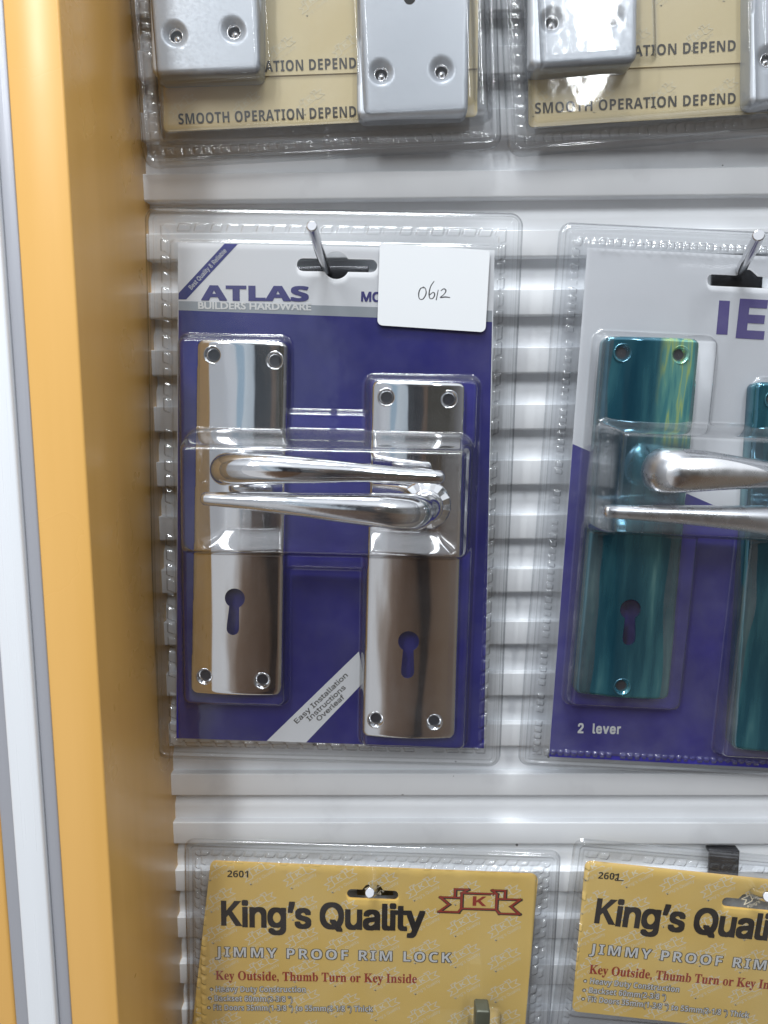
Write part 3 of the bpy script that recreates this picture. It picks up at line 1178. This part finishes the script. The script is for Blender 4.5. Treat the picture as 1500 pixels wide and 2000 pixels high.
# ================================================================== emblem shared by the gold and pale cards
def emblem_local(sw=.07):
    """waving ribbon with a K box, unit width about 2, as thin strokes; returns V (n,2), F"""
    lines = [[(-.45, .30), (.42, .30), (.42, -.28), (-.45, -.28), (-.45, .30)],
             [(-.45, .12), (-.98, .12), (-.76, -.14), (-1.0, -.42), (-.52, -.42), (-.45, -.28)],
             [(.42, .12), (1.0, .12), (.78, -.14), (1.0, -.42), (.50, -.42), (.42, -.28)],
             [(-.45, .30), (-.30, .44), (-.62, .44), (-.62, .12)], [(.42, .30), (.30, .44), (.62, .44), (.62, .12)]]
    V, F = [], []
    for L in lines:
        for p, q in zip(L[:-1], L[1:]):
            p, q = np.array(p), np.array(q)
            t = (q - p) / np.linalg.norm(q - p)
            n = np.array([-t[1], t[0]]) * sw / 2
            p, q = p - t * sw / 2, q + t * sw / 2
            i = len(V)
            V += [p - n, q - n, q + n, p + n]
            F.append((i, i + 1, i + 2, i + 3))
    return np.array(V), F


def norm_text(s, style, bold, cx, cy, width, height):
    V, F = glyphs(s, style, bold)
    x0, x1 = V[:, 0].min(), V[:, 0].max()
    return np.column_stack([(V[:, 0] - (x0 + x1) / 2) * width / (x1 - x0) + cx, V[:, 1] * height / cap_height(style) + cy]), F


def emblem_unit(with_name=True, sw=.06):
    parts = [emblem_local(sw), norm_text('K', 'sans', .0, 0, -.17, .34, .36)]
    if with_name:
        parts.append(norm_text('King’s Quality', 'inter', .0, .0, -.86, 1.75, .27))
    V, F = [], []
    for v, f in parts:
        n = len(V)
        V += [(p[0], p[1], .005 * (i // 4) if n == 0 else 0.0) for i, p in enumerate(v)]
        F += [tuple(i + n for i in g) for g in f]
    V = np.array(V)
    V[:, 1] *= .72
    return V, F


EMB = emblem_unit()


def pattern(name, fr, poly, origin, du, dv, size, rot, w, mat, parent, keepout=None):
    V0, F0 = EMB
    a = math.radians(rot)
    R2 = np.array([[math.cos(a), -math.sin(a)], [math.sin(a), math.cos(a)]])
    parts = []
    lo, hi = np.min(poly, axis=0), np.max(poly, axis=0)
    for i in range(-14, 15):
        for j in range(-14, 15):
            p = origin + du * i + dv * j
            if not (lo[0] - 3 < p[0] < hi[0] + 3 and lo[1] - 3 < p[1] < hi[1] + 3):
                continue
            Q = (V0[:, :2] * size / 2) @ R2.T + p
            ins = inside(Q, poly)
            F = [f for f in F0 if ins[list(f)].all()]
            if F:
                parts.append(([(q[0], q[1], w + z) for q, z in zip(Q, V0[:, 2])], F, 0))
    return build(name, parts, [mat], parent)


# ================================================================== gold rim lock packs (bottom row)
def title_text(fr, title):
    s, b, sp = 'King’s Quality', .029, .96
    V, F = glyphs(s, 'inter', b, sp)
    VK, _ = glyphs('K', 'inter', b)
    xk = VK[:, 0].max() + .002
    h = cap_height('inter')
    x0 = V[:, 0].min()
    keep = [f for f in F if V[list(f), 0].max() > xk]
    used = sorted({i for f in keep for i in f})
    mp = {o: n for n, o in enumerate(used)}
    K = [(0, 0), (0, 1), (.22, 1), (.22, .61), (.55, 1), (.83, 1), (.45, .59), (.87, 0), (.59, 0), (.30, .43), (.22, .34), (.22, 0)]
    V2 = np.vstack([V[used], np.array([[x0 + x * h * 1.0, y * h * 1.02, 0] for x, y in K])])
    F2 = [tuple(mp[i] for i in f) for f in keep] + [tuple(range(len(used) + len(K) - 1, len(used) - 1, -1))]
    _glyph[('title', 'title', 0.0, 1.0)] = (V2, F2)
    key = ('title', 'title', 0.0, 1.0)
    a = text(fr, 'title', title[0], title[1], title[2] * .96, .42, 'title')
    return a


def gold_pack(fr, label, card, rads, sh_ext, shell_bumps, num, title, line1, line2, bullets, slot, emb, pat, seed, teeth, extra_digit=None):
    T = thing('blister_pack', label, 'blister pack', fr.matrix(), 'gold rim lock packs in the bottom row')
    c = round_poly([fr.uv(*p) for p in card], rads)
    (sx0, sy), (sx1, sy1) = slot
    a, b = fr.uv(sx0, sy), fr.uv(sx1, sy1)
    d = (b - a) / np.linalg.norm(b - a)
    n = np.array([-d[1], d[0]])
    m = (a + b) / 2
    hs = 2.3
    sl = round_poly([a - n * hs, b - n * hs, b + n * hs, m + d * 5 + n * hs, m + d * 3.2 + n * (hs + 2.6), m - d * 3.2 + n * (hs + 2.6), m - d * 5 + n * hs, a + n * hs], [2.2, 2.2, 2.2, .5, 2.0, 2.0, .5, 2.2])
    cd = build('backing_card', [(*hole_flat(c, [sl], .30), 0), (*hole_flat(c, [sl], -.15), 0)], [M_gold], T)
    o0, o1, o2 = [fr.uv(*p) for p in pat]
    pattern('emblem_pattern', fr, c, o0, o1 - o0, o2 - o0, np.linalg.norm(o1 - o0) * .84, 33, .32, M_pattern, cd)
    e0, e1 = fr.uv(*emb[0]), fr.uv(*emb[1])
    V0, F0 = emblem_unit(False, .055)
    d = (e1 - e0) / 2
    n = np.array([-d[1], d[0]])
    Q = (e0 + e1) / 2 + V0[:, :1] * d + V0[:, 1:2] * n * 1.0
    V1, F1 = emblem_unit(False, .10)
    Q1 = (e0 + e1) / 2 + np.array([.25, -.25]) + V1[:, :1] * d + V1[:, 1:2] * n * 1.0
    build('emblem', [([(q[0], q[1], .48 + z) for q, z in zip(Q, V0[:, 2])], F0, 0), ([(q[0], q[1], .38 + z) for q, z in zip(Q1[:4 * 20], V1[:, 2])], [f for f in F1 if max(f) < 80], 1)], [M_red, M_inkbrown], cd)
    ink = [(*text(fr, num[0], num[1], num[2], num[3], .42, 'sans'), 0), (*title_text(fr, title), 0)]
    if extra_digit:
        ink.append((*tube(spline([(*fr.uv(*p, .46), .46, .22, .04) for p in extra_digit], 5), 6, cap=False), 0))
    letters(ink, [M_ink], cd)
    V, _ = glyphs('JIMMY PROOF RIM LOCK', 'sans', .0, 1.25)
    two = [(*text(fr, 'JIMMY PROOF RIM LOCK', line1[0], line1[1], line1[2], .42, 'sans', .045, 1.25, ref=V), 0),
           (*text(fr, 'JIMMY PROOF RIM LOCK', line1[0], line1[1], line1[2], .58, 'sans', .0, 1.25), 1)]
    for s, p0, p1, h in bullets:
        V, _ = glyphs(s, 'sans')
        two += [(*text(fr, s, p0, p1, h, .42, 'sans', .05, ref=V), 0), (*text(fr, s, p0, p1, h, .58, 'sans'), 1)]
        bc = fr.uv(p0[0] - 9, p0[1] - h * .45, .42)
        two += [(*flat(circle(bc, .95, 12), .42), 0), (*flat(circle(bc, .62, 12), .50), 1)]
    letters(two, [M_inkbrown, M_whiteink], cd)
    letters([(*text(fr, 'Key Outside, Thumb Turn or Key Inside', line2[0], line2[1], line2[2], .42, 'serif', .006), 0)], [M_red], cd)
    shell(T, sh_ext, 5.0, shell_bumps, teeth, M_clear, seed, hole=sl, card=(*px_rect_pts(fr, card), 4.0, 1.4), rows=2 if seed == 61 else 1, wave=.6)
    back_sheet(T, sh_ext, 5.0, M_clear)
    return T


def px_rect_pts(fr, card):
    P = np.array([fr.uv(*p) for p in card])
    return ((P[0, 0] + P[3, 0]) / 2 - 1, (P[1, 0] + P[2, 0]) / 2 + 1, P[2:, 1].mean() - 1, P[:2, 1].mean() + 1)


K_ANG = 2.0
fk = Frame(730, 1820, -10, K_ANG)
TL = fk.uv(375, 1645)
gold_pack(fk, 'gold rim lock pack numbered 2601, its whole red ribbon emblem showing',
          [(412, 1680), (1051, 1706), (1010, 2180), (358, 2160)], [3, 3.5, 3, 3],
          (fk.uv(362, 1820)[0], fk.uv(1086, 1840)[0], fk.uv(700, 2230)[1], fk.uv(735, 1652)[1]), [(*px_rect(fk, 914, 1966, 972, 2100), 3, 19, 2.5)],
          ('2601', (444, 1713), (485, 1714), 13), ((432, 1808), (830, 1817), 50), ((421, 1868), (881, 1880), 19),
          ((421, 1913), (814, 1920), 17),
          [('Heavy Duty Construction', (422, 1937), (597, 1938), 11), ('Backset 60mm(2-3/8 ")', (419, 1955), (571, 1957), 11), ('Fit Doors 35mm(1-3/8 ") to 55mm(2-1/8 ") Thick', (417, 1973), (728, 1976), 11)],
          ((678, 1744), (778, 1748)), ((858, 1757), (1015, 1762)), ((503, 1698), (583, 1706), (585, 1768)), 61, (5.0, 10.5, 5.2, 1.2))
fk2 = Frame(1300, 1830, -11, 5.4)
gold_pack(fk2, 'gold rim lock pack at the lower right, last digit overwritten by hand',
          [(1143, 1680), (1770, 1745), (1735, 2040), (1117, 1974)], [3, 3.5, 3, 3],
          (fk2.uv(1098, 1830)[0], fk2.uv(1098, 1830)[0] + 148, fk2.uv(1250, 2230)[1], fk2.uv(1300, 1655)[1]), [],
          ('2601', (1168, 1716), (1208, 1719), 13), ((1160, 1803), (1556, 1841), 50), ((1151, 1862), (1610, 1906), 19),
          ((1150, 1901), (1540, 1935), 17),
          [('Heavy Duty Construction', (1152, 1921), (1326, 1938), 11), ('Backset 60mm(2-3/8 ")', (1150, 1939), (1300, 1953), 11), ('Fit Doors 35mm(1-3/8 ") to 55mm(2-1/8 ") Thick', (1148, 1956), (1462, 1988), 11)],
          ((1410, 1760), (1512, 1770)), ((1590, 1787), (1745, 1802)), ((1240, 1704), (1320, 1717), (1312, 1782)), 77, (5.5, 8.6, 5.2, 1.2),
          extra_digit=[(1196, 1712), (1204, 1708), (1208, 1713), (1201, 1719), (1218, 1720)])
hook('short steel hook seen end on in the hang hole of the 2601 gold pack', (722, 1744), (733, 1728), -34, 2.2, (9, -5, 5), bmat=M_hook)
hook('steel hook of the lower right gold pack, below its dark metal wall bracket', (1500, 1752), (1462, 1735), -34, 2.2, (7.2, -12, 4), plate=(1411, 1672))

# rim locks inside the gold packs (only the thumb turn of one shows above the photo's lower edge)
fl_ = Frame(930, 2060, -12, K_ANG)
lk = thing('rim_lock', 'dark bronze rim lock whose thumb turn just shows at the bottom of the 2601 pack', 'rim lock', fl_.matrix())
P = [fl_.uv(*p, 15) for p in ((850, 2070), (1000, 2076), (990, 2190), (845, 2186))]
o = build('lock_case', [(*slab(round_poly(P, 3), .5, 15), 0)], [M_lockdark], lk)
bevel(o, 1.2)
P = [fl_.uv(*p, 18) for p in ((929, 1975), (958, 1976), (955, 2060), (926, 2059))]
o = build('thumb_turn', [(*slab(round_poly(P, 1.2), 10, 18), 0)], [M_lockdark], lk)
bevel(o, .8)


# ================================================================== silver lock packs (top row)
def lock_case(fr, label, name, rect, holes, depth, extra=None, group=None):
    """pressed enamel box; rect = pixel corners of its front face, clockwise from top left"""
    T = thing(name, label, 'lock case', fr.matrix(), group)
    O = round_poly([fr.uv(*p, depth) for p in rect], 3.0, 7)
    cen = [fr.uv(*h, depth) for h in holes]

    def hf(P):
        dd = dist_poly(P, O)
        rr = 1.7
        k = np.clip(rr - dd, 0, rr)
        h = depth - (rr - np.sqrt(np.maximum(rr * rr - k * k, 0)))
        for q in cen:
            r = np.linalg.norm(P - q, axis=1)
            h = h - 2.0 * sstep((5.2 - r) / 2.6)
        return h
    HL = [circle(q, 2.7, 24) for q in cen]
    if extra:
        HL.append(circle(fr.uv(*extra[:2], depth), extra[2], 24))
    V, F = sheet(O, HL, .9, hf, back=.6, hole_back=1.2)
    cs = build('case', [(V, F, 0)], [M_grey], T, smooth=True, sharp=70)
    for q in cen:
        h = depth - 2.0
        pr = [(3.0, h - .5), (2.75, h + .12), (2.5, h + .1), (2.3, h - 1.2), (2.25, h - 2.2)]
        dome = [(1.75 * math.cos(t), h - 2.3 + 1.5 * math.sin(t)) for t in np.linspace(0, 1.5, 7)]
        build('rivet', [(*lathe(pr, q, 24), 0), (*lathe([(3.0, h - 2.25), (.1, h - 2.2)], q, 24), 1), (*lathe(dome, q + np.array([.1, -.5]), 20), 0)], [M_chrome, M_hole_shade], cs, smooth=True)
    return T


def tan_pack(fr, label, back, front, texts, ext, bumps, seed, pat):
    T = thing('blister_pack', label, 'blister pack', fr.matrix(), 'silver lock packs in the top row')
    cb_ = round_poly([fr.uv(*p) for p in back], [2, 2, 2, 2])
    cd = build('backing_card', [(*slab(cb_, -.2, .2), 0)], [M_tan], T)
    cf = [fr.uv(*p, 1.0) for p in front]
    cd2 = build('instruction_leaflet', [(*slab(cf, .55, .8), 0)], [M_tan], T)
    o0, o1, o2 = [fr.uv(*p) for p in pat]
    pattern('emblem_pattern', fr, cb_, o0, o1 - o0, o2 - o0, 12.5, 33, .25, M_pattern2, cd)
    pattern('emblem_pattern', fr, cf, o0 + np.array([2, 3]), o1 - o0, o2 - o0, 12.5, 33, .85, M_pattern2, cd2)
    (p0, p1, h), (q0, q1, h2) = texts
    letters([(*text(fr, 'SMOOTH OPERATION DEPEND', p0, p1, h, .42, 'sans', .0, 1.05), 0)], [M_inkbrown], cd)
    letters([(*text(fr, 'SMOOTH OPERATION DEPEND', q0, q1, h2, 1.0, 'sans', .0, 1.05), 0)], [M_inkbrown], cd2)
    cbr = px_rect_pts(fr, back)
    shell(T, ext, 6.0, bumps, (4.2, 7.4, 3.9, 1.0), M_clear, seed, card=(*cbr, 4.0, 1.6), wave=.6)
    back_sheet(T, ext, 6.0, M_clear)
    return T


f1 = Frame(620, 100, -9, -2.4)
tan_pack(f1, 'clear pack at the top left with tan card and two silver grey lock cases', [(314, -420), (938, -440), (932, 228), (320, 258)],
         [(312, -420), (936, -440), (933, 133), (318, 155)], [((349, 243), (696, 228), 21), ((345, 147), (696, 133), 21)],
         (f1.uv(262, 120)[0], f1.uv(976, 100)[0], f1.uv(620, 310)[1], f1.uv(620, -520)[1]),
         [(*px_rect(f1, 288, -430, 950, 262), 4, 9, 3), (*px_rect(f1, 290, -420, 516, 182), 4, 16, 3.5), (*px_rect(f1, 688, -420, 925, 246), 4, 13, 3.5)],
         91, ((480, 200), (605, 195), (540, 110)))
G1 = 'silver grey lock cases in the top row packs'
lock_case(f1, 'silver grey lock case at the upper left corner, leftmost in its tan card pack', 'lock_case', [(278, -380), (511, -388), (508, 140), (296, 147)], [(341, 66), (455, 58)], 13)
lock_case(f1, 'silver grey lock case with a tan hole above its two rivets', 'lock_case', [(697, -390), (925, -398), (914, 222), (697, 230)], [(744, 141), (863, 136)], 10, extra=(800, -3, 2.3))
f2 = Frame(1300, 80, -10.5, -4.0)
tan_pack(f2, 'tan card lock pack at the top right, partly cut by the photo edge', [(1028, -420), (1660, -460), (1656, 212), (1032, 249)],
         [(1026, -420), (1658, -460), (1650, 112), (1030, 142)], [((1045, 222), (1437, 202), 21), ((1045, 121), (1437, 99), 21)],
         (f2.uv(984, 120)[0], f2.uv(984, 120)[0] + 151, f2.uv(1240, 286)[1], f2.uv(1240, -520)[1]),
         [(*px_rect(f2, 1008, -430, 1690, 240), 4, 9, 3), (*px_rect(f2, 1020, -420, 1262, 162), 4, 16, 3.5), (*px_rect(f2, 1440, -420, 1700, 225), 4, 13, 3.5)],
         113, ((1170, 190), (1290, 182), (1230, 95)))
lock_case(f2, 'silver grey lock case with glaring white reflection, left in the top right pack', 'lock_case', [(1032, -390), (1250, -400), (1245, 119), (1036, 131)], [(1080, 40), (1198, 33)], 13)
lock_case(f2, 'silver grey lock case cut off by the right edge at the top of the photo', 'lock_case', [(1468, -400), (1700, -410), (1680, 190), (1466, 203)], [(1503, 113), (1622, 106)], 10)
